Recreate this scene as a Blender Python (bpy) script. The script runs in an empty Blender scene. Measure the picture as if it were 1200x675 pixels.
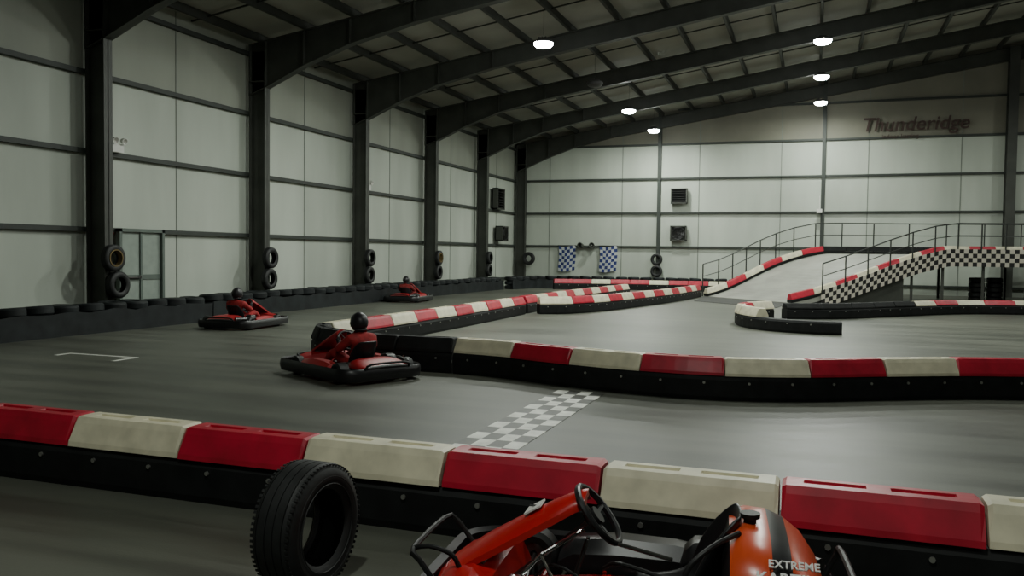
import bpy, bmesh, math, random
from mathutils import Vector, Matrix
random.seed(4)
scene=bpy.context.scene
V=Vector
# ------------------------------------------------------------------ materials
def mk(name,col,rough=.6,metal=0.,var=.0,scale=4.,bump=0.,stretch=(1,1,1),emit=None,estr=0.,spec=.5,detail=4.):
    m=bpy.data.materials.new(name); m.use_nodes=True
    nt=m.node_tree; b=nt.nodes["Principled BSDF"]
    b.inputs["Roughness"].default_value=rough; b.inputs["Metallic"].default_value=metal
    b.inputs["Specular IOR Level"].default_value=spec
    tc=nt.nodes.new("ShaderNodeTexCoord"); mp=nt.nodes.new("ShaderNodeMapping"); mp.inputs["Scale"].default_value=stretch
    nz=nt.nodes.new("ShaderNodeTexNoise"); nz.inputs["Scale"].default_value=scale; nz.inputs["Detail"].default_value=detail
    nt.links.new(tc.outputs["Object"],mp.inputs[0]); nt.links.new(mp.outputs[0],nz.inputs[0])
    rp=nt.nodes.new("ShaderNodeValToRGB")
    lo=[max(0,c*(1-var)) for c in col]; hi=[min(1,c*(1+var)) for c in col]
    rp.color_ramp.elements[0].color=(*lo,1); rp.color_ramp.elements[1].color=(*hi,1)
    rp.color_ramp.elements[0].position=.3; rp.color_ramp.elements[1].position=.7
    nt.links.new(nz.outputs[0],rp.inputs[0]); nt.links.new(rp.outputs[0],b.inputs["Base Color"])
    if bump>0:
        bp=nt.nodes.new("ShaderNodeBump"); bp.inputs["Strength"].default_value=bump; bp.inputs["Distance"].default_value=.02
        nt.links.new(nz.outputs[0],bp.inputs["Height"]); nt.links.new(bp.outputs[0],b.inputs["Normal"])
    if emit:
        b.inputs["Emission Color"].default_value=(*emit,1); b.inputs["Emission Strength"].default_value=estr
    return m
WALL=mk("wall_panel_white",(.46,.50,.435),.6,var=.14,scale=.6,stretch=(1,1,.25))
WALL2=mk("wall_panel_upper_shade",(.31,.33,.275),.6,var=.12,scale=.6,stretch=(1,1,.25))  # same wall panels, with the dimness high up painted into a darker colour
WALL3=mk("wall_panel_gable_shade",(.21,.205,.16),.65,var=.12,scale=.6)  # gable shade put into the base colour; the panels match those below
GIRT=mk("girt_dark",(.035,.042,.036),.6,var=.1)
SEAM=mk("seam_grey",(.20,.22,.19),.7,var=.1)
STEEL=mk("painted_steel_dark",(.050,.054,.045),.55,var=.2,scale=2)
ROOF=mk("roof_sheet",(.29,.29,.245),.7,var=.15,scale=.5)
PURL=mk("purlin_steel",(.032,.035,.029),.6,var=.2)
RED=mk("barrier_red",(.43,.008,.030),.42,var=.22,scale=5,bump=.05)
WHITE=mk("barrier_white",(.68,.64,.47),.45,var=.14,scale=6,bump=.05)
BLACK=mk("rubber_black",(.008,.009,.009),.65,var=.4,scale=6,bump=.15,spec=.3)
BOLT=mk("bolt_zinc",(.45,.45,.42),.35,metal=.8)
TYRE=mk("tyre_rubber",(.010,.011,.011),.6,var=.4,scale=12,bump=.1)
TWALL=mk("wall_tyre_black",(.011,.014,.015),.65,var=.5,scale=3,bump=.2,spec=.35)
LINEW=mk("floor_paint_white",(.78,.79,.72),.55,var=.2,scale=6)
LINEB=mk("floor_paint_black",(.07,.072,.062),.5,var=.3,scale=6)
RAMP=mk("ramp_board",(.28,.285,.25),.5,var=.15,scale=1.2)
MAT=mk("floor_mat_dark",(.030,.031,.028),.7,var=.3)
CHW=mk("check_white",(.58,.54,.46),.5,var=.05); CHB=mk("check_black",(.015,.015,.015),.5)
BLUE=mk("flag_blue",(.02,.035,.16),.8,var=.2); FLW=mk("flag_white",(.45,.47,.47),.8,var=.1)
RAIL=mk("rail_steel",(.04,.044,.04),.4,metal=.3)
CHROME=mk("chrome_tube",(.6,.6,.6),.2,metal=1.)
KBLACK=mk("kart_black_plastic",(.010,.010,.011),.38,var=.3)
HOOP=mk("hoop_black_tube",(.012,.012,.012),.5,spec=.3)
KRED=mk("kart_red",(.48,.012,.012),.3,var=.1)
KRED2=mk("kart_dark_red",(.34,.008,.012),.45,var=.15)
KORANGE=mk("kart_orange",(.62,.07,.015),.3,var=.1)
KMET=mk("kart_metal",(.16,.16,.16),.35,metal=.9,var=.2)
KWHITE=mk("kart_white",(.75,.75,.72),.35)
SUIT=mk("race_suit_red",(.30,.012,.014),.8,var=.35,scale=12,bump=.2)
SUIT2=mk("race_suit_dark_red",(.18,.012,.012),.8,var=.35,scale=12,bump=.2)
GLOVE=mk("glove_black",(.02,.02,.022),.7); HELM=mk("helmet_black",(.014,.013,.015),.4)
VISOR=mk("visor_smoke",(.05,.05,.055),.08); BOOT=mk("boot_black",(.015,.015,.015),.6)
LAMPH=mk("lamp_housing",(.06,.06,.06),.5); 
EMIT=mk("lamp_lens",(1,1,1),.5,emit=(.95,1.,.97),estr=90)
SIGNR=mk("sign_lettering_dark",(.055,.032,.026),.7); SIGNB=mk("sign_lettering_black",(.02,.02,.02),.5)
DOORM=mk("door_grey_green",(.11,.14,.12),.5,var=.1); DOORP=mk("door_glass_pale",(.30,.35,.31),.3,var=.1)
REDSIGN=mk("alarm_red",(.4,.02,.02),.4); OCHRE=mk("rim_ochre",(.16,.11,.035),.7,var=.3)
WPLASTIC=mk("white_plastic",(.7,.7,.66),.5)
def floor_mat():
    m=bpy.data.materials.new("floor_sealed_concrete"); m.use_nodes=True; nt=m.node_tree; b=nt.nodes["Principled BSDF"]
    tc=nt.nodes.new("ShaderNodeTexCoord")
    n1=nt.nodes.new("ShaderNodeTexNoise"); n1.inputs["Scale"].default_value=.22; n1.inputs["Detail"].default_value=5
    n2=nt.nodes.new("ShaderNodeTexNoise"); n2.inputs["Scale"].default_value=60; n2.inputs["Detail"].default_value=3
    mp=nt.nodes.new("ShaderNodeMapping"); mp.inputs["Scale"].default_value=(.25,2.2,1); mp.inputs["Rotation"].default_value=(0,0,.15)
    n3=nt.nodes.new("ShaderNodeTexNoise"); n3.inputs["Scale"].default_value=.9; n3.inputs["Detail"].default_value=6
    nt.links.new(tc.outputs["Object"],n1.inputs[0]); nt.links.new(tc.outputs["Object"],n2.inputs[0])
    nt.links.new(tc.outputs["Object"],mp.inputs[0]); nt.links.new(mp.outputs[0],n3.inputs[0])
    r=nt.nodes.new("ShaderNodeValToRGB"); r.color_ramp.elements[0].color=(.074,.080,.064,1); r.color_ramp.elements[1].color=(.140,.145,.115,1)
    r.color_ramp.elements[0].position=.32; r.color_ramp.elements[1].position=.68
    nt.links.new(n1.outputs[0],r.inputs[0])
    mx=nt.nodes.new("ShaderNodeMixRGB"); mx.blend_type='MULTIPLY'; mx.inputs[0].default_value=.75
    r3=nt.nodes.new("ShaderNodeValToRGB"); r3.color_ramp.elements[0].color=(.5,.5,.5,1); r3.color_ramp.elements[0].position=.38; r3.color_ramp.elements[1].position=.58
    nt.links.new(n3.outputs[0],r3.inputs[0]); nt.links.new(r.outputs[0],mx.inputs[1]); nt.links.new(r3.outputs[0],mx.inputs[2])
    nt.links.new(mx.outputs[0],b.inputs["Base Color"])
    rr=nt.nodes.new("ShaderNodeMapRange"); rr.inputs["To Min"].default_value=.38; rr.inputs["To Max"].default_value=.56
    nt.links.new(n3.outputs[0],rr.inputs["Value"]); nt.links.new(rr.outputs[0],b.inputs["Roughness"])
    bp=nt.nodes.new("ShaderNodeBump"); bp.inputs["Strength"].default_value=.12; bp.inputs["Distance"].default_value=.01
    nt.links.new(n2.outputs[0],bp.inputs["Height"]); nt.links.new(bp.outputs[0],b.inputs["Normal"])
    return m
FLOOR=floor_mat()
# ------------------------------------------------------------------ mesh helpers
def fin(bm,name,mats,parent=None,smooth=False,loc=None,rot=None):
    bmesh.ops.recalc_face_normals(bm,faces=bm.faces[:])
    me=bpy.data.meshes.new(name); bm.to_mesh(me); bm.free()
    for m in mats: me.materials.append(m)
    if smooth:
        for p in me.polygons: p.use_smooth=True
        try: me.set_sharp_from_angle(angle=math.radians(40))
        except Exception: pass
    o=bpy.data.objects.new(name,me); scene.collection.objects.link(o)
    if parent: o.parent=parent
    if loc is not None: o.location=loc
    if rot is not None: o.rotation_euler=rot
    return o
def empty(name,loc=(0,0,0),rz=0):
    o=bpy.data.objects.new(name,None); scene.collection.objects.link(o); o.location=loc; o.rotation_euler=(0,0,rz); o.empty_display_size=.2; return o
def hexa(bm,v,mat=0):
    vs=[bm.verts.new(p) for p in v]
    for f in ((0,1,2,3),(7,6,5,4),(0,4,5,1),(1,5,6,2),(2,6,7,3),(3,7,4,0)):
        fc=bm.faces.new([vs[i] for i in f]); fc.material_index=mat
def box(bm,a,b,mat=0,M=None):
    x0,y0,z0=a; x1,y1,z1=b
    P=[V((x0,y0,z0)),V((x1,y0,z0)),V((x1,y1,z0)),V((x0,y1,z0)),V((x0,y0,z1)),V((x1,y0,z1)),V((x1,y1,z1)),V((x0,y1,z1))]
    if M: P=[M@p for p in P]
    hexa(bm,P,mat)
def loft(bm,secs,mat=0,closed=True,cap=True,mats=None,loop=False):
    R=[[bm.verts.new(p) for p in s] for s in secs]
    n=len(R[0]); k=len(R)
    for i in range(k if loop else k-1):
        A=R[i];B=R[(i+1)%k]
        for j in range(n if closed else n-1):
            f=bm.faces.new((A[j],A[(j+1)%n],B[(j+1)%n],B[j])); f.material_index=mats[i] if mats else mat
    if cap and closed and not loop:
        f=bm.faces.new(R[0]); f.material_index=mats[0] if mats else mat
        f=bm.faces.new(R[-1]); f.material_index=mats[-1] if mats else mat
def tube(bm,pts,r,seg=8,mat=0,loop=False):
    pts=[V(p) for p in pts]; n=len(pts); rs=r if isinstance(r,(list,tuple)) else [r]*n
    secs=[]; prev=None
    for i in range(n):
        if loop: t=(pts[(i+1)%n]-pts[i-1])
        else: t=pts[min(i+1,n-1)]-pts[max(i-1,0)]
        t.normalize()
        if prev is None:
            a=V((0,0,1)) if abs(t.z)<.9 else V((1,0,0)); u=t.cross(a).normalized()
        else:
            u=(prev-t*prev.dot(t)).normalized()
        prev=u; w=t.cross(u)
        secs.append([pts[i]+(u*math.cos(2*math.pi*j/seg)+w*math.sin(2*math.pi*j/seg))*rs[i] for j in range(seg)])
    loft(bm,secs,mat,loop=loop)
def smoothpts(ctrl,step=.05):
    P=[V(p) if len(p)==3 else V((p[0],p[1],0)) for p in ctrl]
    out=[]
    for i in range(len(P)-1):
        p0=P[max(i-1,0)];p1=P[i];p2=P[i+1];p3=P[min(i+2,len(P)-1)]
        if i==0: p0=p1*2-p2
        if i+2>len(P)-1: p3=p2*2-p1
        n=max(2,int((p2-p1).length/step))
        for k in range(n):
            t=k/n
            out.append(.5*((2*p1)+(p2-p0)*t+(2*p0-5*p1+4*p2-p3)*t*t+(3*p1-p0-3*p2+p3)*t*t*t))
    out.append(P[-1]); return out
def lathe(bm,prof,M,seg=32,mats=None,mat=0):
    secs=[]
    for i in range(seg):
        a=2*math.pi*i/seg
        secs.append([M@V((x,r*math.cos(a),r*math.sin(a))) for r,x in prof])
    R=[[bm.verts.new(p) for p in s] for s in secs]; n=len(prof)
    for i in range(seg):
        A=R[i];B=R[(i+1)%seg]
        for j in range(n):
            f=bm.faces.new((A[j],A[(j+1)%n],B[(j+1)%n],B[j])); f.material_index=(mats[j] if mats else mat)
class Path:
    def __init__(s,pts):
        s.p=pts; s.L=[0]
        for i in range(1,len(pts)): s.L.append(s.L[-1]+(pts[i]-pts[i-1]).length)
        s.len=s.L[-1]
    def at(s,d):
        d=max(0,min(s.len,d)); import bisect
        i=max(1,min(len(s.p)-1,bisect.bisect_left(s.L,d)))
        a,b=s.p[i-1],s.p[i]; t=(d-s.L[i-1])/max(1e-6,s.L[i]-s.L[i-1])
        pos=a.lerp(b,t)
        i0=max(0,i-3); i1=min(len(s.p)-1,i+2); tn=(s.p[i1]-s.p[i0]); tn.z=0; tn.normalize()
        return pos,tn,V((-tn.y,tn.x,0))
# ------------------------------------------------------------------ camera
cd=bpy.data.cameras.new("camera"); cam=bpy.data.objects.new("camera",cd); scene.collection.objects.link(cam)
cd.sensor_width=36; cd.lens=30; cd.clip_end=200
cam.matrix_world=Matrix.Translation((0,0,1.75))@Matrix.Rotation(math.radians(19.54),4,'Z')@Matrix.Rotation(math.radians(90-2.3),4,'X')@Matrix.Rotation(math.radians(0.7),4,'Z')
scene.camera=cam
# ------------------------------------------------------------------ shell
XL,XR,YF,YB=-16.,36.,-14.,45.4; XM=10.; SL=.155
def roofz(x): return 8.0+SL*(x-XL) if x<=XM else 8.0+SL*(XM-XL)-SL*(x-XM)
bm=bmesh.new(); box(bm,(XL-.3,YF-.3,-.2),(XR+.3,YB+.3,0)); fin(bm,"floor",[FLOOR])
def wallobj(name,kind):
    bm=bmesh.new()
    if kind in('L','R'):
        x0,x1=(XL-.2,XL) if kind=='L' else (XR,XR+.2)
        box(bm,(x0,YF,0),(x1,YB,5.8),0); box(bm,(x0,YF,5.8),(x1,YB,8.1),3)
        s=1 if kind=='L' else -1; xi=XL if kind=='L' else XR
        for z in (.42,2.2,4.0,5.8,7.55):
            box(bm,(xi,YF,z-.055),(xi+s*.14,YB,z+.055),1)
        y=YB-3.
        while y>YF:
            box(bm,(xi,y-.02,0),(xi+s*.012,y+.02,8),2); y-=6.
    else:
        y0,y1,yi,s=(YB,YB+.2,YB,-1) if kind=='B' else (YF-.2,YF,YF,1)
        box(bm,(XL,y0,0),(XR,y1,7.6),0)
        for xa,xb in((XL,XM),(XM,XR)):
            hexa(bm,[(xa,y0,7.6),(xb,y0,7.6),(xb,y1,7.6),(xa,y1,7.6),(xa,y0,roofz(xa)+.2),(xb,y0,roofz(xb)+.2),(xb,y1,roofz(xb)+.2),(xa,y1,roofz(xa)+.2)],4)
        for z in (.42,2.2,4.0,5.8,7.6,9.4):
            xa=XL if z<8 else XM-(8.0+SL*(XM-XL)-z)/SL; xb=XR if z<8 else XM+(XM-xa)
            box(bm,(xa,min(yi,yi+s*.12),z-.05),(min(xb,XR),max(yi,yi+s*.12),z+.05),1)
        x=XL+2.05
        while x<XR:
            box(bm,(x-.02,min(yi,yi+s*.012),0),(x+.02,max(yi,yi+s*.012),roofz(x)),2); x+=4.07
        for x in (-7.87,.27,16.6,24.7):
            box(bm,(x-.09,min(yi,yi+s*.25),0),(x+.09,max(yi,yi+s*.25),roofz(x)),1)
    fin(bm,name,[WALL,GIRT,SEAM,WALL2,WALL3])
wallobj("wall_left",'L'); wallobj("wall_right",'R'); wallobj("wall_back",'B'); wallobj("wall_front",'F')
bm=bmesh.new()
for xa,xb in((XL-.2,XM),(XM,XR+.2)):
    za,zb=roofz(xa),roofz(xb)
    hexa(bm,[(xa,YF-.2,za),(xb,YF-.2,zb),(xb,YB+.2,zb),(xa,YB+.2,za),(xa,YF-.2,za+.1),(xb,YF-.2,zb+.1),(xb,YB+.2,zb+.1),(xa,YB+.2,za+.1)],0)
fin(bm,"ceiling",[ROOF])
bm=bmesh.new()
x=XL+.5
while x<XR:
    z=roofz(x); box(bm,(x-.05,YF,z-.22),(x+.05,YB,z-.002),0); x+=1.55
y=YF+3
while y<YB:
    for xa,xb in((XL,XM),(XM,XR)):
        za,zb=roofz(xa)-.1,roofz(xb)-.1
        hexa(bm,[(xa,y-.02,za-.02),(xb,y-.02,zb-.02),(xb,y+.02,zb-.02),(xa,y+.02,za-.02),(xa,y-.02,za+.02),(xb,y-.02,zb+.02),(xb,y+.02,zb+.02),(xa,y+.02,za+.02)],0)
    y+=3.0
fin(bm,"roof_purlins",[PURL])
FY=[15.4+6*i for i in range(-4,6)]
for y in FY:
    yy=y if y<45 else y-.15
    bm=bmesh.new(); t=.125
    for s in(0,1):
        xi=XL if s==0 else XR; d=1 if s==0 else -1
        xc=xi+d*.7
        box(bm,(min(xi+d*.16,xc),yy-.012,0),(max(xi+d*.16,xc),yy+.012,7.6))
        box(bm,(min(xc-d*.03,xc),yy-t,0),(max(xc-d*.03,xc),yy+t,7.0))
        box(bm,(min(xi+d*.15,xi+d*.18),yy-t,0),(max(xi+d*.15,xi+d*.18),yy+t,7.6))
        box(bm,(min(xi+d*.15,xc),yy-t,6.7),(max(xi+d*.15,xc),yy+t,6.73))
        st=[(xi+d*.15,1.5),(xi+d*.7,1.38),(xi+d*2,1.02),(xi+d*3.5,.74),(xi+d*5.5,.60),(XM-d*1.5,.60),(XM,.75)]
        for k in range(len(st)-1):
            (xa,da),(xb,db)=st[k],st[k+1]
            ta,tb=roofz(xa)-.22,roofz(xb)-.22
            def slab(ya,yb,a0,a1,b0,b1):
                hexa(bm,[(xa,ya,a0),(xb,ya,b0),(xb,yb,b0),(xa,yb,a0),(xa,ya,a1),(xb,ya,b1),(xb,yb,b1),(xa,yb,a1)])
            slab(yy-.012,yy+.012,ta-da,ta,tb-db,tb)
            slab(yy-t,yy+t,ta-.03,ta,tb-.03,tb)
            slab(yy-t,yy+t,ta-da,ta-da+.03,tb-db,tb-db+.03)
            box(bm,(xa-.01,yy-t,ta-da),(xa+.01,yy+t,ta))
    fin(bm,"portal_frame",[STEEL])
bm=bmesh.new(); box(bm,(8.2,YB-.55,0),(8.6,YB-.5,roofz(8.4)-.25)); box(bm,(8.2,YB-.05,0),(8.6,YB,roofz(8.4)-.25)); box(bm,(8.39,YB-.52,0),(8.41,YB-.03,roofz(8.4)-.25))
fin(bm,"gable_column",[STEEL])
# ------------------------------------------------------------------ lights
def highbay(x,y,z,power,lit=True):
    e=empty("high_bay_light",(x,y,z))
    bm=bmesh.new()
    prof=[(.02,-.10),(.20,-.10),(.27,-.13),(.30,-.17),(.30,-.20),(.285,-.20),(.11,-.14),(.02,-.14)]
    lathe(bm,[(r,-h) for r,h in prof],Matrix.Rotation(math.radians(90),4,'Y'),24)
    for k in range(8):
        a=k*math.pi/4; box(bm,(.05,-.006,-.10),(.17,.006,-.03),0,Matrix.Rotation(a,4,'Z'))
    tube(bm,[(0,0,-.1),(0,0,max(.1,roofz(x)-z-.1))],.006,6)
    fin(bm,"lamp_housing",[LAMPH],e)
    bm=bmesh.new()
    secs=[[V((r*math.cos(2*math.pi*i/24),r*math.sin(2*math.pi*i/24),zz)) for i in range(24)] for r,zz in((.28,-.17),(.285,-.21),(.27,-.26),(.21,-.31),(.10,-.335),(.02,-.34))]
    loft(bm,secs,0)
    fin(bm,"lamp_lens",[EMIT if lit else LAMPH],e,True)
    if lit:
        ld=bpy.data.lights.new("lamp_glow",'AREA'); ld.shape='DISK'; ld.size=.42; ld.energy=power; ld.color=(.94,1.,.90)
        lo=bpy.data.objects.new("lamp_glow",ld); scene.collection.objects.link(lo); lo.parent=e; lo.location=(0,0,-.37)
P=345
for y in(12.4,18.4,24.4,30.4,36.4,42.4): highbay(.05,y,9.15,P if y>13 else P*.5)
for y,l in((12.4,0),(18.4,1),(24.2,1),(30.4,0),(36.4,1),(42.4,1)): highbay(-7.7,y,8.15,P,bool(l))
for y in(18.4,30.4,38.4): highbay(14.,y,9.6,P)
highbay(-1.5,.6,8.9,P*.7); highbay(7.,-3.,8.9,P*.35)
w=bpy.data.worlds.new("world"); scene.world=w; w.use_nodes=True
w.node_tree.nodes["Background"].inputs[0].default_value=(.8,.9,.8,1); w.node_tree.nodes["Background"].inputs[1].default_value=.02
# ------------------------------------------------------------------ barriers
def barrier(name,ctrl,cols,bh=.30,ch=.21,w=1.,seg=1.0,bolts=True):
    """cols: function(index)->material index (0 red,1 white,2 black) or None for no cap"""
    pa=Path(smoothpts(ctrl)); bm=bmesh.new()
    bs=[(-.16,0),(-.175,.05*bh/.3),(-.175,bh*.83),(-.15,bh-.005),(.15,bh-.005),(.175,bh*.83),(.175,.05*bh/.3),(.16,0)]
    n=max(2,int(pa.len/.25)); secs=[]
    for i in range(n+1):
        p,t,r=pa.at(pa.len*i/n); secs.append([p+r*(v*w)+V((0,0,z)) for v,z in bs])
    loft(bm,secs,2)
    ns=int(round(pa.len/seg)); T=ch/.21
    for k in range(ns):
        c=cols(k)
        if c is None: continue
        secs=[]
        g0=.008/seg; jj=random.uniform(-.012,.012); jz=random.uniform(-.004,.006)
        for f,g,sc in((g0,0,.93),(.03,0,1),(.12,0,1),(.14,.035,1),(.42,.035,1),(.44,0,1),(.56,0,1),(.58,.035,1),(.86,.035,1),(.88,0,1),(.97,0,1),(1-g0,0,.93)):
            p,t,r=pa.at((k+f)*pa.len/ns)
            sec=[(-.178,0),(-.172,.035*T),(-.118,.165*T),(-.095,.195*T+.012),(-.035,.21*T),(-.03,.21*T-g),(.03,.21*T-g),(.035,.21*T),(.095,.195*T+.012),(.118,.165*T),(.172,.035*T),(.178,0)]
            secs.append([p+r*(v*w*(sc if zz>.1 else 1)+jj)+V((0,0,bh+jz+zz*(sc if zz>.1 else 1))) for v,zz in sec])
        loft(bm,secs,c)
    if bolts:
        nb=int(pa.len/.5)
        for i in range(nb):
            p,t,r=pa.at(.25+i*.5)
            for s in(-1,1):
                c0=p+r*(s*.175*w)+V((0,0,bh*.72)); 
                ax=r*s
                tube(bm,[c0-ax*.005,c0+ax*.012],.016,8,3)
    return fin(bm,name,[RED,WHITE,BLACK,BOLT],smooth=False)
RW=lambda k:k%2; WR=lambda k:1-k%2; BK=lambda k:2
barrier("track_barrier",[(-10.15,4.95),(5.85,4.95)],RW)
barrier("track_barrier",[(-4.89,11.5),(-4.05,11.35),(-3.17,11.03),(-2.13,10.75),(-1.13,10.7),(-.14,11.0),(.84,11.55),(1.69,12.0),(2.53,12.3),(3.6,12.7),(5,13.2),(7,14),(9,15)],WR)
barrier("track_barrier",[(-4.95,11.52),(-5.6,11.5),(-6.4,11.6),(-7.1,11.85),(-7.7,12.3),(-8.0,12.85)],BK)
barrier("track_barrier",[(-8.05,13.0),(-8.0,15),(-7.97,18),(-8.0,21),(-8.05,23.4)],WR)
barrier("track_barrier",[(-7.6,23.75),(-6.9,24.3),(-6.3,25.9),(-5.8,28.5),(-5.3,31.5),(-4.95,34.5),(-4.75,37.3)],WR)
barrier("track_barrier",[(-8.1,23.75),(-8.05,27),(-8.0,30),(-7.6,36)],RW)
barrier("track_barrier",[(-1.2,25.0),(-1.65,24.2),(-1.8,23.2),(-1.55,22.0),(-.95,21.1),(-.1,20.75),(.6,20.75)],lambda k:(1,0,1,1,None,None,None)[min(k,6)])
barrier("track_barrier",[(-.8,25.4),(.7,26.2),(2.5,28.4),(4.3,30.3),(6.4,31.2),(10,31.8),(14,32)],lambda k:2 if k<5 else k%2,ch=.14)
barrier("track_barrier",[(-12.4,41.2),(-11,41.9),(-8.5,42.5),(-6.2,42.7),(-3,43.0)],lambda k:(0,0,1)[k%3])
# ------------------------------------------------------------------ tyres
def tyre_prof(R,W,ri):
    h=W/2
    outer=[(ri,-h*.75),(ri+.02,-h*.92),((R+ri)/2,-h*1.0),(R-.045,-h*.93),(R-.012,-h*.80)]
    tread=[]
    for a,b in((-.62,-.56),(-.22,-.16),(.16,.22),(.56,.62)):
        tread+=[(R-.001,h*a),(R-.007,h*a+.001),(R-.007,h*b-.001),(R-.001,h*b)]
    o2=[(r,-x) for r,x in reversed(outer)]
    inner=[(ri+.02,h*.62),(R-.04,h*.7),(R-.03,0),(R-.04,-h*.7),(ri+.02,-h*.62)]
    return outer+tread+o2+inner
def add_tyre(bm,M,R=.31,W=.19,ri=.19,mat=0,seg=32): lathe(bm,tyre_prof(R,W,ri),M,seg,mat=mat)
bm=bmesh.new(); add_tyre(bm,Matrix.Identity(4),.33,.25,.195,seg=72)
for k in range(72):
    a=2*math.pi*k/72
    for s in(-1,1):
        M=Matrix.Rotation(a,4,'X')@Matrix.Translation((s*.102,0,.3235)); box(bm,(-.010,-.007,-.006),(.008,.007,-.001),0,M)
for s in (-1,1):
    for rr in(.262,.225): tube(bm,[(s*.1225,rr*math.cos(2*math.pi*j/48),rr*math.sin(2*math.pi*j/48)) for j in range(48)],.0035,6,0,loop=True)
fin(bm,"standing_tyre",[TYRE],smooth=True,loc=(-2.45,3.78,.329),rot=(0,0,math.radians(19.54-22)))
for i,y in enumerate(FY[4:9]):
    bm=bmesh.new()
    for k,z in enumerate((1.54,.92)):
        add_tyre(bm,Matrix.Translation((-15.19,y+(.0 if k==0 else .14 if i==0 else -.05),z)),.31,.2,.17)
        if (i==0 and k==0) or (i==3 and k==0):
            lathe(bm,[(.175,-.02),(.20,-.02),(.20,.108),(.175,.108)],Matrix.Translation((-15.19,y,z)),28,mat=1)
    fin(bm,"hung_tyres",[TYRE,OCHRE],smooth=True)
bm=bmesh.new()
for z in(1.54,.92): add_tyre(bm,Matrix.Translation((-7.9,45.02,z))@Matrix.Rotation(math.pi/2,4,'Z'),.31,.2,.17)
fin(bm,"hung_tyres",[TYRE],smooth=True)
bm=bmesh.new()
for x in (-15.0,): add_tyre(bm,Matrix.Translation((x,44.95,1.5))@Matrix.Rotation(math.pi/2,4,'Z'),.36,.2,.17)
fin(bm,"hung_tyres",[TYRE],smooth=True)
def tyrewall(name,ctrl,h=.62):
    pa=Path(smoothpts(ctrl,.3)); bm=bmesh.new(); n=int(pa.len/.62)
    prof=[(.12,-.085),(.20,-.100),(.27,-.090),(.30,-.055),(.30,.055),(.27,.090),(.20,.100),(.12,.085)]
    for i in range(n):
        p,t,r=pa.at((i+.5)*pa.len/n)
        for k in range(3):
            j=V((random.uniform(-.03,.03),random.uniform(-.03,.03),.1+k*.203+random.uniform(0,.012)))
            tilt=random.uniform(-.05,.05) if k<2 else random.uniform(-.10,.10)
            lathe(bm,prof,Matrix.Translation(p+j)@Matrix.Rotation(tilt,4,'Y')@Matrix.Rotation(math.pi/2,4,'Y'),22)
    m=int(pa.len/.31); secs=[]
    for i in range(m+1):   # conveyor belt strapped to the track side, leaving the top tyres showing
        p,t,r=pa.at(pa.len*i/m); top=h*.70+(.03*math.sin(i*1.7)+random.uniform(-.015,.015)); q=p-r*(.335+random.uniform(-.02,.02))
        secs.append([q,q+V((0,0,top)),q+r*.02+V((0,0,top)),q+r*.02])
    loft(bm,secs,0)
    return fin(bm,name,[TWALL],smooth=True)
tyrewall("tyre_barrier",[(-14.35,-8),(-14.35,5),(-14.3,12),(-14.3,17.3)],.66)
tyrewall("tyre_barrier",[(-14.75,17.9),(-14.75,24),(-14.75,34),(-14.6,39)],.62)
tyrewall("tyre_barrier",[(-14.3,39.6),(-13.5,42.3),(-11.5,43.7),(-8,44.1),(-3.5,44.2)],.62)
# ------------------------------------------------------------------ floor markings
bm=bmesh.new()
x0,x1,y0,y1=-3.08,-2.46,5.2,10.5; nx,ny=4,19
for i in range(nx):
    for j in range(ny):
        a=(x0+(x1-x0)*i/nx,y0+(y1-y0)*j/ny,.001); b=(x0+(x1-x0)*(i+1)/nx,y0+(y1-y0)*(j+1)/ny,.005)
        box(bm,a,b,(i+j)%2)
fin(bm,"start_finish_line",[LINEW,LINEB])
bm=bmesh.new()
box(bm,(-11.7,10.85,.001),(-10.25,10.92,.005)); box(bm,(-10.32,10.4,.001),(-10.25,10.85,.005)); box(bm,(-11.7,10.6,.001),(-11.63,10.85,.005))
fin(bm,"grid_box_marking",[LINEW])
bm=bmesh.new()
hexa(bm,[(-4.4,33.5,.001),(-1.2,30.6,.001),(-.9,33.7,.001),(-4.5,37.4,.001),(-4.4,33.5,.012),(-1.2,30.6,.012),(-.9,33.7,.012),(-4.5,37.4,.012)])
fin(bm,"ramp_floor_mat",[MAT])
# ------------------------------------------------------------------ bridge
H=1.9
def hprof(u):
    if u<=1: 
        s=u*u*(3-2*u); return H*(.6*u+.4*s)
    if u<=2: return H
    s=3-u; s2=s*s*(3-2*s); return H*(.55*s+.45*s2)
Nn=[V((-.78,33.9,0)),V((4.9,37.3,0)),V((10.9,38.2,0)),V((17,38.8,0))]
Nf=[V((-4.55,37.65,0)),V((.16,40.8,0)),V((10.2,43.2,0)),V((17,43.6,0))]
def edge(E,u):
    i=min(2,int(u)); t=u-i
    p0=E[i-1] if i>0 else E[0]*2-E[1]; p1=E[i];p2=E[i+1];p3=E[i+2] if i+2<4 else E[3]*2-E[2]
    p=.5*((2*p1)+(p2-p0)*t+(2*p0-5*p1+4*p2-p3)*t*t+(3*p1-p0-3*p2+p3)*t*t*t)
    return V((p.x,p.y,hprof(u)))
U=[i/20*1 for i in range(0,61)]
br=empty("kart_bridge",(0,0,0))
bm=bmesh.new(); secs=[]
for u in U:
    a,b=edge(Nn,u),edge(Nf,u); d=V((0,0,.02)); e=V((0,0,-min(.16,max(.0,a.z-.0))))
    secs.append([a+d,b+d,b+e,a+e])
loft(bm,secs,0); fin(bm,"deck",[RAMP],br)
pn=Path([edge(Nn,u) for u in [i/60*1 for i in range(0,181)]])
bm=bmesh.new(); cs=.17; nc=int(pn.len/cs)
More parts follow.
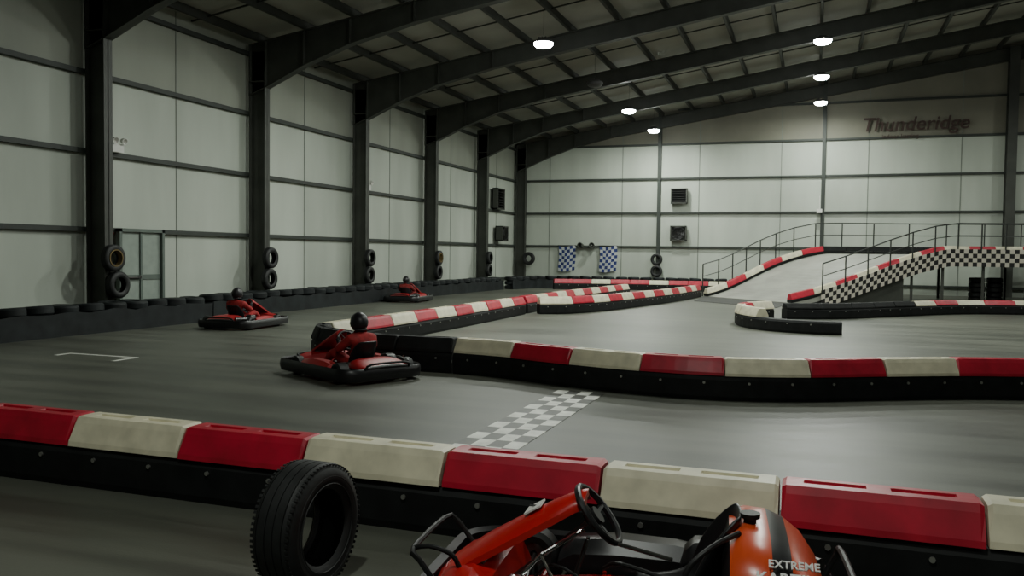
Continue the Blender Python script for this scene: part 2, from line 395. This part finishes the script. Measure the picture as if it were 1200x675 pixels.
for i in range(7,nc):
    pa,ta,ra=pn.at(i*cs); pb,tb,rb=pn.at((i+1)*cs)
    oa,ob=-ra*.06,-rb*.06
    for k in range(4):
        za1,zb1=pa.z+.24-k*cs,pb.z+.24-k*cs; za0,zb0=max(0,za1-cs),max(0,zb1-cs)
        if za1<=.02 or zb1<=.02: continue
        q=[pa+oa,pb+ob]; 
        P8=[V((q[0].x,q[0].y,za0)),V((q[1].x,q[1].y,zb0)),V((q[1].x,q[1].y,zb0))-rb*.03,V((q[0].x,q[0].y,za0))-ra*.03,
            V((q[0].x,q[0].y,za1)),V((q[1].x,q[1].y,zb1)),V((q[1].x,q[1].y,zb1))-rb*.03,V((q[0].x,q[0].y,za1))-ra*.03]
        hexa(bm,P8,(i+k)%2)
fin(bm,"checker_fascia",[CHW,CHB],br)
bm=bmesh.new()
for u0,u1 in((0.02,.72),(2.3,2.98)):
    N=12
    for E,s in((Nn,1),(Nf,-1)):
        for i in range(N):
            a=edge(E,u0+(u1-u0)*i/N); b=edge(E,u0+(u1-u0)*(i+1)/N); o=V((-.02,.06*s,0))
            hexa(bm,[V((a.x,a.y,0))+o,V((b.x,b.y,0))+o,V((b.x,b.y,0))+o*2,V((a.x,a.y,0))+o*2,
                     V((a.x,a.y,max(.01,a.z-.02)))+o,V((b.x,b.y,max(.01,b.z-.02)))+o,V((b.x,b.y,max(.01,b.z-.02)))+o*2,V((a.x,a.y,max(.01,a.z-.02)))+o*2])
for u in(.8,1.0,1.25,1.5,1.75,2.0,2.2):
    for E,s in((Nn,1),(Nf,-1)):
        p=edge(E,u); q=edge(Nn if s==-1 else Nf,u); d=(q-p).normalized()
        p2=p+d*.2; box(bm,(p2.x-.05,p2.y-.05,0),(p2.x+.05,p2.y+.05,p2.z-.15))
    a,b=edge(Nn,u),edge(Nf,u); tube(bm,[a+V((0,0,-.2)),b+V((0,0,-.2))],.06,6)
fin(bm,"support_frame",[STEEL],br)
def curb(nm,E,u0,u1,cols,inset):
    pts=[]
    for i in range(25):
        u=u0+(u1-u0)*i/24; a=edge(E,u); b=edge(Nf if E is Nn else Nn,u); d=(b-a); d.z=0; d.normalize(); p=a+d*inset; p.z=a.z+.02; pts.append(tuple(p))
    o=barrier(nm,pts,cols,bh=.12,ch=.22,bolts=False); o.parent=br
curb("curb_near",Nn,.0,3,RW,.16); curb("curb_far",Nf,.0,1.0,WR,.16); curb("curb_far_deck",Nf,1.0,3,BK,.16)
def railing(nm,E,u0,u1,hh,n):
    bm=bmesh.new(); tops=[];mids=[]
    for i in range(n+1):
        u=u0+(u1-u0)*i/n; a=edge(E,u); b=edge(Nf if E is Nn else Nn,u); d=(a-b); d.z=0; d.normalize(); p=a+d*.05
        tube(bm,[V((p.x,p.y,max(0,p.z-.2))),p+V((0,0,hh))],.03,6)
        tops.append(p+V((0,0,hh))); mids.append(p+V((0,0,hh*.62)))
    tube(bm,tops,.026,6); tube(bm,mids,.018,6)
    fin(bm,nm,[RAIL],br)
railing("railing_near",Nn,.18,2.8,1.25,18); railing("railing_far",Nf,.0,2.8,1.4,20)
for (x,y) in((6.3,39.6),(7.0,39.9),(9.3,40.4)):
    bm=bmesh.new()
    for k in range(5): add_tyre(bm,Matrix.Translation((x,y,.1+k*.2))@Matrix.Rotation(math.pi/2,4,'Y'),.31,.2,.17,seg=24)
    fin(bm,"tyre_stack",[TYRE],smooth=True)
# ------------------------------------------------------------------ wall furniture
def wallbox(name,x,y,z,ax,w,h,d,mat,fan=False):
    e=empty(name,(x,y,z), 0 if ax=='B' else math.radians(90))
    bm=bmesh.new()
    box(bm,(-w/2,-d,-h/2),(-w/2+.06,0,h/2)); box(bm,(w/2-.06,-d,-h/2),(w/2,0,h/2)); box(bm,(-w/2,-d,h/2-.06),(w/2,0,h/2)); box(bm,(-w/2,-d,-h/2),(w/2,0,-h/2+.06))
    box(bm,(-w/2,-.03,-h/2),(w/2,0,h/2))
    fin(bm,"housing",[mat],e)
    bm=bmesh.new()
    if fan:
        tube(bm,[(math.cos(a)*w*.40,-d-.01,math.sin(a)*h*.40) for a in [2*math.pi*i/28 for i in range(28)]],.02,6,0,loop=True)
        for k in range(6):
            a=k*math.pi/3; hexa(bm,[Matrix.Rotation(a,4,'Y')@V(p) for p in((.04,-d*.6,-.04),(w*.36,-d*.7,-.12),(w*.36,-d*.45,.10),(.04,-d*.5,.04),(.04,-d*.6-.01,-.04),(w*.36,-d*.7-.01,-.12),(w*.36,-d*.45-.01,.10),(.04,-d*.5-.01,.04))])
        tube(bm,[(0,-d*.8,0),(0,-.02,0)],.07,12)
        for r in(.12,.2,.28): tube(bm,[(math.cos(a)*w*r*1.2,-d-.015,math.sin(a)*h*r*1.2) for a in [2*math.pi*i/24 for i in range(24)]],.006,5,0,loop=True)
    else:
        n=7
        for k in range(n):
            z0=-h/2+.08+k*(h-.16)/n; hexa(bm,[(-w/2+.05,-d+.01,z0),(w/2-.05,-d+.01,z0),(w/2-.05,-.04,z0+.08),(-w/2+.05,-.04,z0+.08),(-w/2+.05,-d+.01,z0+.015),(w/2-.05,-d+.01,z0+.015),(w/2-.05,-.04,z0+.095),(-w/2+.05,-.04,z0+.095)])
    fin(bm,"fan_blades" if fan else "louvres",[CHB],e)
wallbox("wall_vent",-6.8,45.27,4.87,'B',.85,.8,.25,STEEL); wallbox("extractor_fan",-6.8,45.27,2.92,'B',.85,.8,.25,STEEL,True)
wallbox("wall_vent",-15.85,42.0,4.6,'L',1.1,1.1,.3,STEEL); wallbox("extractor_fan",-15.85,42.4,2.8,'L',.9,.8,.4,STEEL,True)
for fx in(-12.87,-10.56):
    bm=bmesh.new(); nx,nz=6,8; w_,h_=.95,1.35
    vs=[[bm.verts.new((fx-w_/2+w_*i/nx+.03*math.sin(j*.6),45.2+.035*math.sin(i*1.1+j*.3),2.2-h_*j/nz-(.05*math.sin(i*.8)))) for j in range(nz+1)] for i in range(nx+1)]
    for i in range(nx):
        for j in range(nz):
            f=bm.faces.new((vs[i][j],vs[i+1][j],vs[i+1][j+1],vs[i][j+1])); f.material_index=(i+j)%2
    tube(bm,[(fx-.52,45.22,2.24),(fx+.52,45.22,2.24)],.02,8,2)
    o=fin(bm,"chequered_flag",[BLUE,FLW,RAIL])
bm=bmesh.new()
for dx in(-.3,.3):
    lathe(bm,[(.03,-.12),(.12,-.10),(.16,.12),(.13,.12),(.09,-.06),(.03,-.06)],Matrix.Translation((-11.75+dx,45.05,2.25))@Matrix.Rotation(-math.pi/2+dx,4,'Z'),16)
    tube(bm,[(-11.75+dx,45.05,2.2),(-11.75+dx,45.24,2.2)],.03,6)
box(bm,(-12.2,45.18,2.1),(-11.3,45.25,2.2))
fin(bm,"loudspeaker_pair",[STEEL])
sg=empty("karting_sign",(4.3,45.25,8.1))
def txt(s,size,loc,mat,par,rot,ext=.01,align='CENTER',shear=0.,off=.012):
    c=bpy.data.curves.new("lettering",'FONT'); c.body=s; c.size=size; c.extrude=ext; c.align_x=align; c.align_y='CENTER'; c.materials.append(mat); c.shear=shear; c.offset=off*size
    o=bpy.data.objects.new("lettering",c); scene.collection.objects.link(o); o.parent=par; o.location=loc; o.rotation_euler=rot; return o
txt("Thunderidge",.92,(0,0,.1),SIGNR,sg,(math.pi/2,0,0),shear=.2,off=.01)
txt("indoor karting",.28,(-.6,0,-.46),SIGNR,sg,(math.pi/2,0,0))
dr=empty("door_1",(-15.84,16.9,0))
bm=bmesh.new()
for a,b in(((0,-.75,0),(.12,-.67,2.25)),((0,.67,0),(.12,.75,2.25)),((0,-.75,2.17),(.12,.75,2.25)),((0,-.67,0),(.05,.67,.25)),((0,-.67,1.0),(.06,.67,1.12)),((0,-.03,0),(.07,.03,2.2))): box(bm,a,b,0)
for ya,yb in((-.67,-.03),(.03,.67)):
    for za,zb in((.25,1.0),(1.12,2.17)): box(bm,(.0,ya,za),(.03,yb,zb),1)
box(bm,(.06,-.1,1.02),(.13,-.06,1.1),2); box(bm,(.1,-.55,1.04),(.13,-.06,1.07),2)
fin(bm,"door_leafs",[DOORM,DOORP,KMET],dr)
bm=bmesh.new(); box(bm,(-15.84,15.75,2.02),(-15.74,15.95,2.22)); tube(bm,[(-15.75,15.85,2.12),(-15.68,15.85,2.12)],.07,12); fin(bm,"fire_alarm",[REDSIGN])
for y,z in((16.1,4.15),(28.2,4.15)):
    bm=bmesh.new(); box(bm,(-15.84,y-.18,z-.1),(-15.7,y+.18,z+.1))
    for s in(-1,1): lathe(bm,[(.02,-.05),(.06,-.04),(.085,.06),(.07,.06),(.03,-.02)],Matrix.Translation((-15.68,y+s*.14,z+.18))@Matrix.Rotation(.3,4,'Y'),14)
    fin(bm,"emergency_light",[WPLASTIC])
bm=bmesh.new(); box(bm,(.0,44.95,3.95),(.25,45.13,4.15)); tube(bm,[(.12,45.07,4.15),(.12,45.12,4.8)],.015,6); fin(bm,"junction_box",[WPLASTIC])
# ------------------------------------------------------------------ karts
def circle(c,u,v,r,n): return [c+u*(r*math.cos(2*math.pi*i/n))+v*(r*math.sin(2*math.pi*i/n)) for i in range(n)]
WC0=V((.03,0,.49)); WN=V((-.77,0,.64)); WU=V((.64,0,.77)); WS=V((0,1,0)); WR_=.155
def kart(loc,heading,body,accent,driver=None,detailed=False):
    k=empty("go_kart",loc,heading)
    WC=WC0+V((.11,0,.03)) if detailed else WC0
    bm=bmesh.new()
    for s in(-1,1):
        tube(bm,smoothpts([(.85,s*.16,.10),(.5,s*.2,.10),(.15,s*.30,.10),(-.4,s*.33,.10),(-.88,s*.30,.12)],.06),.016,8)
        tube(bm,[(.15,s*.30,.10),(.15,s*.62,.12),(-.45,s*.62,.12),(-.45,s*.32,.10)],.013,8)
    for x in(.85,.45,.12,-.3,-.62,-.88): tube(bm,[(x,-.32,.10),(x,.32,.10)],.015,8)
    tube(bm,[(-.62,-.6,.14),(-.62,.6,.14)],.02,10)
    fin(bm,"chassis",[body],k,True)
    bm=bmesh.new(); box(bm,(.05,-.22,.075),(.84,.22,.085)); 
    fin(bm,"floor_tray",[KMET],k)
    bm=bmesh.new()
    for x,y,r,w,rr in((.55,.50,.13,.12,.065),(.55,-.50,.13,.12,.065),(-.62,.52,.14,.17,.065),(-.62,-.52,.14,.17,.065)):
        M=Matrix.Translation((x,y,r))@Matrix.Rotation(math.pi/2,4,'Z')
        lathe(bm,[(rr,-w*.42),(r*.8,-w*.5),(r,-w*.38),(r,w*.38),(r*.8,w*.5),(rr,w*.42)],M,28,mat=0)
        lathe(bm,[(.02,-w*.3),(rr,-w*.40),(rr,w*.40),(.02,w*.3)],M,20,mat=1)
    fin(bm,"wheels",[TYRE,KMET],k,True)
    bm=bmesh.new(); pts=[]; cr=.26
    for cx,cy,a0 in((.98-cr,.66-cr,0),(-.97+cr,.66-cr,90),(-.97+cr,-.66+cr,180),(.98-cr,-.66+cr,270)):
        for i in range(9):
            a=math.radians(a0+i*90/8); pts.append((V((cx+cr*math.cos(a),cy+cr*math.sin(a),0)),V((math.cos(a),math.sin(a),0))))
    secs=[[p+n*o+V((0,0,z)) for o,z in((-.05,.06),(-.01,.05),(0,.08),(.01,.13),(0,.19),(-.02,.215),(-.06,.20))] for p,n in pts]
    loft(bm,secs,0,loop=True); fin(bm,"perimeter_bumper",[KBLACK],k,True)
    bm=bmesh.new(); secs=[]
    for y in(-.50,-.47,-.38,-.2,0,.2,.38,.47,.50):
        f=1-(abs(y)/.50)**4*.55; g=.92-.16*(abs(y)/.5)**2
        secs.append([V((x*f*1.0+(1-f)*.62 if x>.62 else x,y,z)) for x,z in((.56,.10),(.60,.10+.16*f),(.70,.10+.20*f),(g-.08,.10+.17*f),(g,.10+.08*f),(g-.01,.09))])
    loft(bm,secs,0); fin(bm,"nose_fairing",[body],k,True)
    bm=bmesh.new(); secs=[]; 
    for x,z,w,b in((.84,.27,.20,.01),(.70,.36,.19,.02),(.52,.46,.16,.03),(.38,.54,.13,.03),(.26,.61,.10,.02),(.21,.63,.08,.01)):
        secs.append([V((x-.02*math.cos(v*1.2),v*w,z+b*math.cos(v*1.3)-abs(v)**2*.045)) for v in(-1,-.8,-.4,0,.4,.8,1)]+[V((x-.02,v*w,z-.02-abs(v)**2*.045)) for v in(1,.4,-.4,-1)])
    loft(bm,secs,0); fin(bm,"steering_fairing",[body],k,True)
    if detailed:
        bm=bmesh.new(); 
        Mx=Matrix.Translation((.45,.0,.530))@Matrix.Rotation(math.radians(30),4,'Y'); box(bm,(-.045,-.06,-.004),(.045,.06,.004),0,Mx)
        fin(bm,"number_plate",[KWHITE],k)
        txt("1",.08,(.45,0,.536),SIGNB,k,(0,math.radians(30),math.radians(90)),ext=.002)
    bm=bmesh.new(); sw=.24
    for s in(-1,1):
        secs=[]
        for x,sc in((-.40,.4),(-.37,.8),(-.2,.95),(.1,1.),(.32,.85),(.40,.4)):
            secs.append([V((x,s*(.36+a*sw),.10+b*.17*sc)) for a,b in((0,0),(.0,.6),(.25,1),(.7,1.),(1,.55),(1,.0))])
        loft(bm,secs,0)
    fin(bm,"side_pods",[KBLACK if detailed else body],k,True)
    bm=bmesh.new()
    rim=circle(WC,WU,WS,WR_,36); tube(bm,rim,.016,8,0,loop=True)
    for a in(90,210,330):
        a=math.radians(a); tube(bm,[WC-WN*.03,WC+(WS*math.cos(a+math.pi/2)+WU*math.sin(a+math.pi/2))*WR_],.010,6,1)
    tube(bm,[WC-WN*.0,WC-WN*.06],.045,14,0); tube(bm,[WC-WN*.03,WC-WN*.62],.012,8,1)
    for s in(-1,1): tube(bm,[V((.50,s*.02,.14)),V((.54,s*.44,.14))],.008,6,1)
    for s in(-1,1): tube(bm,[(.62,s*.12,.1),(.70,s*.12,.24),(.68,s*.06,.26)],.008,6,1); box(bm,(.66,s*.12-.04,.22),(.68,s*.12+.04,.30),1)
    for s in(-1,1): tube(bm,[V((.28,s*.12,.1)),V((.19,s*.02,.40))],.010,6,1)
    fin(bm,"steering",[KBLACK,KMET],k,True)
    bm=bmesh.new(); secs=[]
    for x,z,w,e,nx,nz in((-.02,.17,.17,.03,0,1),(-.12,.115,.18,.08,0,1),(-.28,.10,.19,.13,.1,1),(-.38,.13,.20,.17,.5,.85),(-.45,.26,.20,.16,.85,.5),(-.48,.42,.195,.12,.95,.25),(-.51,.54,.17,.06,1,.15),(-.52,.59,.13,.02,1,.1)):
        row=[]
        if not detailed: z*=.88
        for v in(-1,-.97,-.85,-.5,0,.5,.85,.97,1):
            t=max(0,(abs(v)-.5)/.5); row.append(V((x+nx*e*t*t,v*w,z+nz*e*t*t)))
        secs.append(row)
    loft(bm,secs,0,closed=False,cap=False); so=fin(bm,"seat",[KBLACK],k,True); so.modifiers.new("shell",'SOLIDIFY').thickness=.018
    sb=so.modifiers.new("soft",'SUBSURF'); sb.levels=1; sb.render_levels=1
    bm=bmesh.new()
    loft(bm,[[V((x,y,z)) for y,z in((-.50,.14),(-.50,.14+h*.6),(-.46,.14+h),(-.34,.14+h),(-.30,.14+h*.6),(-.30,.14))] for x,h in((-.50,.10),(-.47,.16),(-.40,.18),(-.30,.17),(-.25,.12),(-.23,.06))],0)
    tube(bm,[(-.3,-.45,.25),(-.42,-.55,.26),(-.7,-.5,.24)],.025,10,1); tube(bm,[(-.7,-.5,.24),(-.9,-.35,.24)],.045,12,1)
    tube(bm,[(-.37,.24,.16),(-.37,.4,.16)],.085,16,0)
    tube(bm,[(-.62,-.20,.14),(-.62,-.215,.14)],.10,24,1); tube(bm,[(-.62,.22,.14),(-.62,.235,.14)],.085,24,1)
    fin(bm,"engine",[KBLACK,KMET],k,True)
    bm=bmesh.new(); secs=[];
    top=.49 if detailed else .25; dx=.07 if detailed else 0; ws=1. if detailed else .78
    for x,sc,w in((-.50,.78,.40),(-.53,.96,.46),(-.60,1.02,.49),(-.70,1.,.50),(-.78,.93,.50),(-.86,.80,.49),(-.93,.58 if detailed else .75,.46),(-.96,.40 if detailed else .65,.44)):
        row=[]
        for j in range(17):
            a=math.pi*j/16; c=math.cos(a); s_=math.sin(a)
            row.append(V((x+dx,w*ws*math.copysign(abs(c)**.6,c),.20+(top*sc-.14)*abs(s_)**.7)))
        row+= [V((x+dx,-w*ws*.6,.20)),V((x+dx,w*ws*.6,.20))]
        secs.append(row)
    loft(bm,secs,mats=[0,1,1,0,1,1,0,0] if detailed else [0,0,1,1,1,1,0,0]); fin(bm,"rear_cowl",[KBLACK,accent],k,True)
    if detailed:
        txt("KARTING",.070,(-.71,.458,.455),KWHITE,k,(math.pi/2-.75,0,math.pi),ext=.004,off=.02)
        txt("EXTREME",.048,(-.71,.412,.500),KWHITE,k,(math.pi/2-.85,0,math.pi),ext=.004,off=.02)
        bm=bmesh.new(); tube(bm,[(-.55,.05,.5),(-.55,.05,.58)],.028,14); tube(bm,[(-.55,.05,.58),(-.55,.05,.60)],.045,14)
        tube(bm,smoothpts([(-.30,.42,.25),(-.28,.40,.42),(-.38,.34,.52),(-.50,.2,.55)],.05),.012,8)
        tube(bm,smoothpts([(.1,.1,.3),(-.0,.3,.40),(-.25,.36,.36),(-.45,.4,.3)],.05),.010,8)
        tube(bm,smoothpts([(.45,.1,.2),(.3,.28,.36),(.1,.36,.3),(-.1,.38,.2)],.05),.007,8)
        fin(bm,"filler_and_cables",[HOOP],k,True)
        bm=bmesh.new()
        for x,y in((.46,.34),(.30,.40),(.16,.36)):
            tube(bm,[(x,y,.25),(x,y+.03,.25)],.075,24,0); tube(bm,[(x,y+.03,.25),(x,y+.045,.25)],.03,12,0)
        tube(bm,[(.6,.30,.12),(.35,.34,.42),(.2,.3,.12)],.012,8); tube(bm,[(.35,.34,.42),(.2,.06,.46)],.010,8)
        tube(bm,[(.02,.22,.46),(-.22,.30,.44)],.010,8)
        fin(bm,"hub_discs",[CHROME],k,True)
    bm=bmesh.new()
    for z0,z1,x0,x1 in (((.14,.36,.88,.98),) if detailed else ((.14,.24,.86,.96),)):
        tube(bm,smoothpts([(x0-.1,-.30,z0),(x1-.05,-.30,z1-.03),(x1,-.24,z1),(x1,.24,z1),(x1-.05,.30,z1-.03),(x0-.1,.30,z0)],.04),.014,8)
    if detailed: tube(bm,smoothpts([(.98,.24,.36),(.90,.25,.38),(.80,.22,.34),(.76,.2,.26)],.03),.012,8)
    rt=.36 if detailed else .27
    tube(bm,smoothpts([(-.88,-.34,.12),(-.97,-.34,rt-.05),(-.98,-.26,rt),(-.98,.26,rt),(-.97,.34,rt-.05),(-.88,.34,.12)],.04),.016,8)
    fin(bm,"bumper_hoops",[HOOP],k,True)
    return k
def driver(k,suit,lean=0.):
    WC=WC0
    d=bpy.data.objects.new("kart_driver",None); scene.collection.objects.link(d); d.parent=k; d.location=(0,0,-.025)
    v=[];e=[];r=[]
    def add(p,rad,par=None):
        v.append(p); r.append(rad)
        if par is not None: e.append((par,len(v)-1))
        return len(v)-1
    ly=lean
    pel=add((-.30,0,.21),(.15,.12)); sp=add((-.33,ly*.3,.34),(.145,.12),pel); ch=add((-.35,ly*.6,.48),(.18,.13),sp); uc=add((-.34,ly*.8,.585),(.14,.10),ch)
    nk=add((-.31,ly,.655),(.06,.06),uc); add((-.30,ly,.70),(.06,.06),nk)
    for s in(-1,1):
        sh=add((-.33,s*.18+ly*.8,.575),(.075,.075),uc); el=add((-.19,s*.30+ly*.4,.42),(.056,.056),sh); add((-.12,s*.24+ly*.2,.45),(.048,.048),el); add((-.045,s*.17,.485),(.034,.034),len(v)-1)
        hp=add((-.24,s*.10,.20),(.10,.09),pel); kn=add((.10,s*.18,.36),(.075,.075),hp); cf=add((.27,s*.165,.27),(.060,.060),kn); an=add((.50,s*.12,.14),(.042,.042),cf)
    me=bpy.data.meshes.new("body_suit"); me.from_pydata(v,e,[]); me.materials.append(suit)
    o=bpy.data.objects.new("body_suit",me); scene.collection.objects.link(o); o.parent=d
    o.modifiers.new("skin",'SKIN'); o.modifiers["skin"].use_smooth_shade=True
    for i,rd in enumerate(r): me.skin_vertices[0].data[i].radius=rd
    me.skin_vertices[0].data[0].use_root=True
    sb=o.modifiers.new("sub",'SUBSURF'); sb.levels=2; sb.render_levels=2
    bm=bmesh.new()
    for s in(-1,1):
        secs=[]
        for x,z,w,h in((.46,.125,.035,.05),(.52,.125,.042,.055),(.58,.15,.042,.045),(.63,.185,.042,.032),(.66,.21,.03,.02)):
            secs.append([V((x-.35*h*math.sin(a),s*.12+w*math.cos(a),z+h*math.sin(a))) for a in [2*math.pi*i/12 for i in range(12)]])
        loft(bm,secs,0)
    fin(bm,"boots",[BOOT],d,True)
    bm=bmesh.new()
    for s in(-1,1):
        c=WC+V((0,0,.025))+WS*(s*WR_); wr=V((-.05,s*.172,.487))
        secs=[]
        for t,ww,hh in((0,.030,.026),(.35,.038,.024),(.75,.044,.018),(1.,.042,.014)):
            ctr=wr.lerp(c+WN*.026,t); secs.append([ctr+WU*(ww*math.cos(a))+WS*(s*hh*math.sin(a)) for a in [2*math.pi*i/12 for i in range(12)]])
        loft(bm,secs,0)
        for i,(off,ln,rad) in enumerate(((.034,250,.0095),(.012,270,.010),(-.010,260,.0098),(-.031,225,.0085))):
            pts=[]
            for q in range(8):
                a=math.radians(-20+ln*q/7); pts.append(c+WU*off+(WN*math.cos(a)+WS*(s*math.sin(a)))*.0255)
            tube(bm,pts,[rad*(1-.035*q) for q in range(8)],8)
        pts=[wr.lerp(c,.5)+WU*.02-WS*(s*.01),c+WU*.040+WN*.028-WS*(s*.020),c+WU*.056+WN*.010-WS*(s*.022),c+WU*.066-WN*.008-WS*(s*.016)]
        tube(bm,pts,[.014,.013,.011,.009],8)
    fin(bm,"gloved_hands",[GLOVE],d,True)
    hc=V((-.29,ly,.80)); bm=bmesh.new()
    bmesh.ops.create_uvsphere(bm,u_segments=36,v_segments=24,radius=1)
    for vv in bm.verts:
        x,y,z=vv.co; 
        fx=.150 if x>0 else .138
        nz=z*.138 if z>0 else z*.130
        if x>.3 and z<-.1: x*=1.12
        vv.co=V((x*fx,y*.118,nz))
        if vv.co.z<-.105: vv.co.z=-.105
    for f in bm.faces:
        c=f.calc_center_median()
        if c.x>.04 and -.045<c.z<.055 and abs(math.atan2(c.y,c.x))<1.15: f.material_index=1
    for vv in bm.verts: vv.co+=hc
    tube(bm,[hc+V((math.cos(a)*.10-.01,math.sin(a)*.085,-.10)) for a in [2*math.pi*i/20 for i in range(20)]],.012,6,2,loop=True)
    fin(bm,"helmet",[HELM,VISOR,GLOVE],d,True)
    bm=bmesh.new()
    for i in(-1,0,1): box(bm,tuple(hc+V((.158,i*.03-.01,-.075))),tuple(hc+V((.168,i*.03+.01,-.062))))
    fin(bm,"helmet_vents",[KMET],d)
kart((-.80,3.93,0),math.radians(180+6),KRED,KORANGE,detailed=True)
k1=kart((-6.2,10.60,0),math.radians(152),KRED2,KRED2); driver(k1,SUIT,.02)
k2=kart((-12.3,16.35,0),math.radians(94),KRED2,KRED2); driver(k2,SUIT,.0)
k3=kart((-13.72,27.6,0),math.radians(96),KRED2,KRED2); driver(k3,SUIT2,.0)
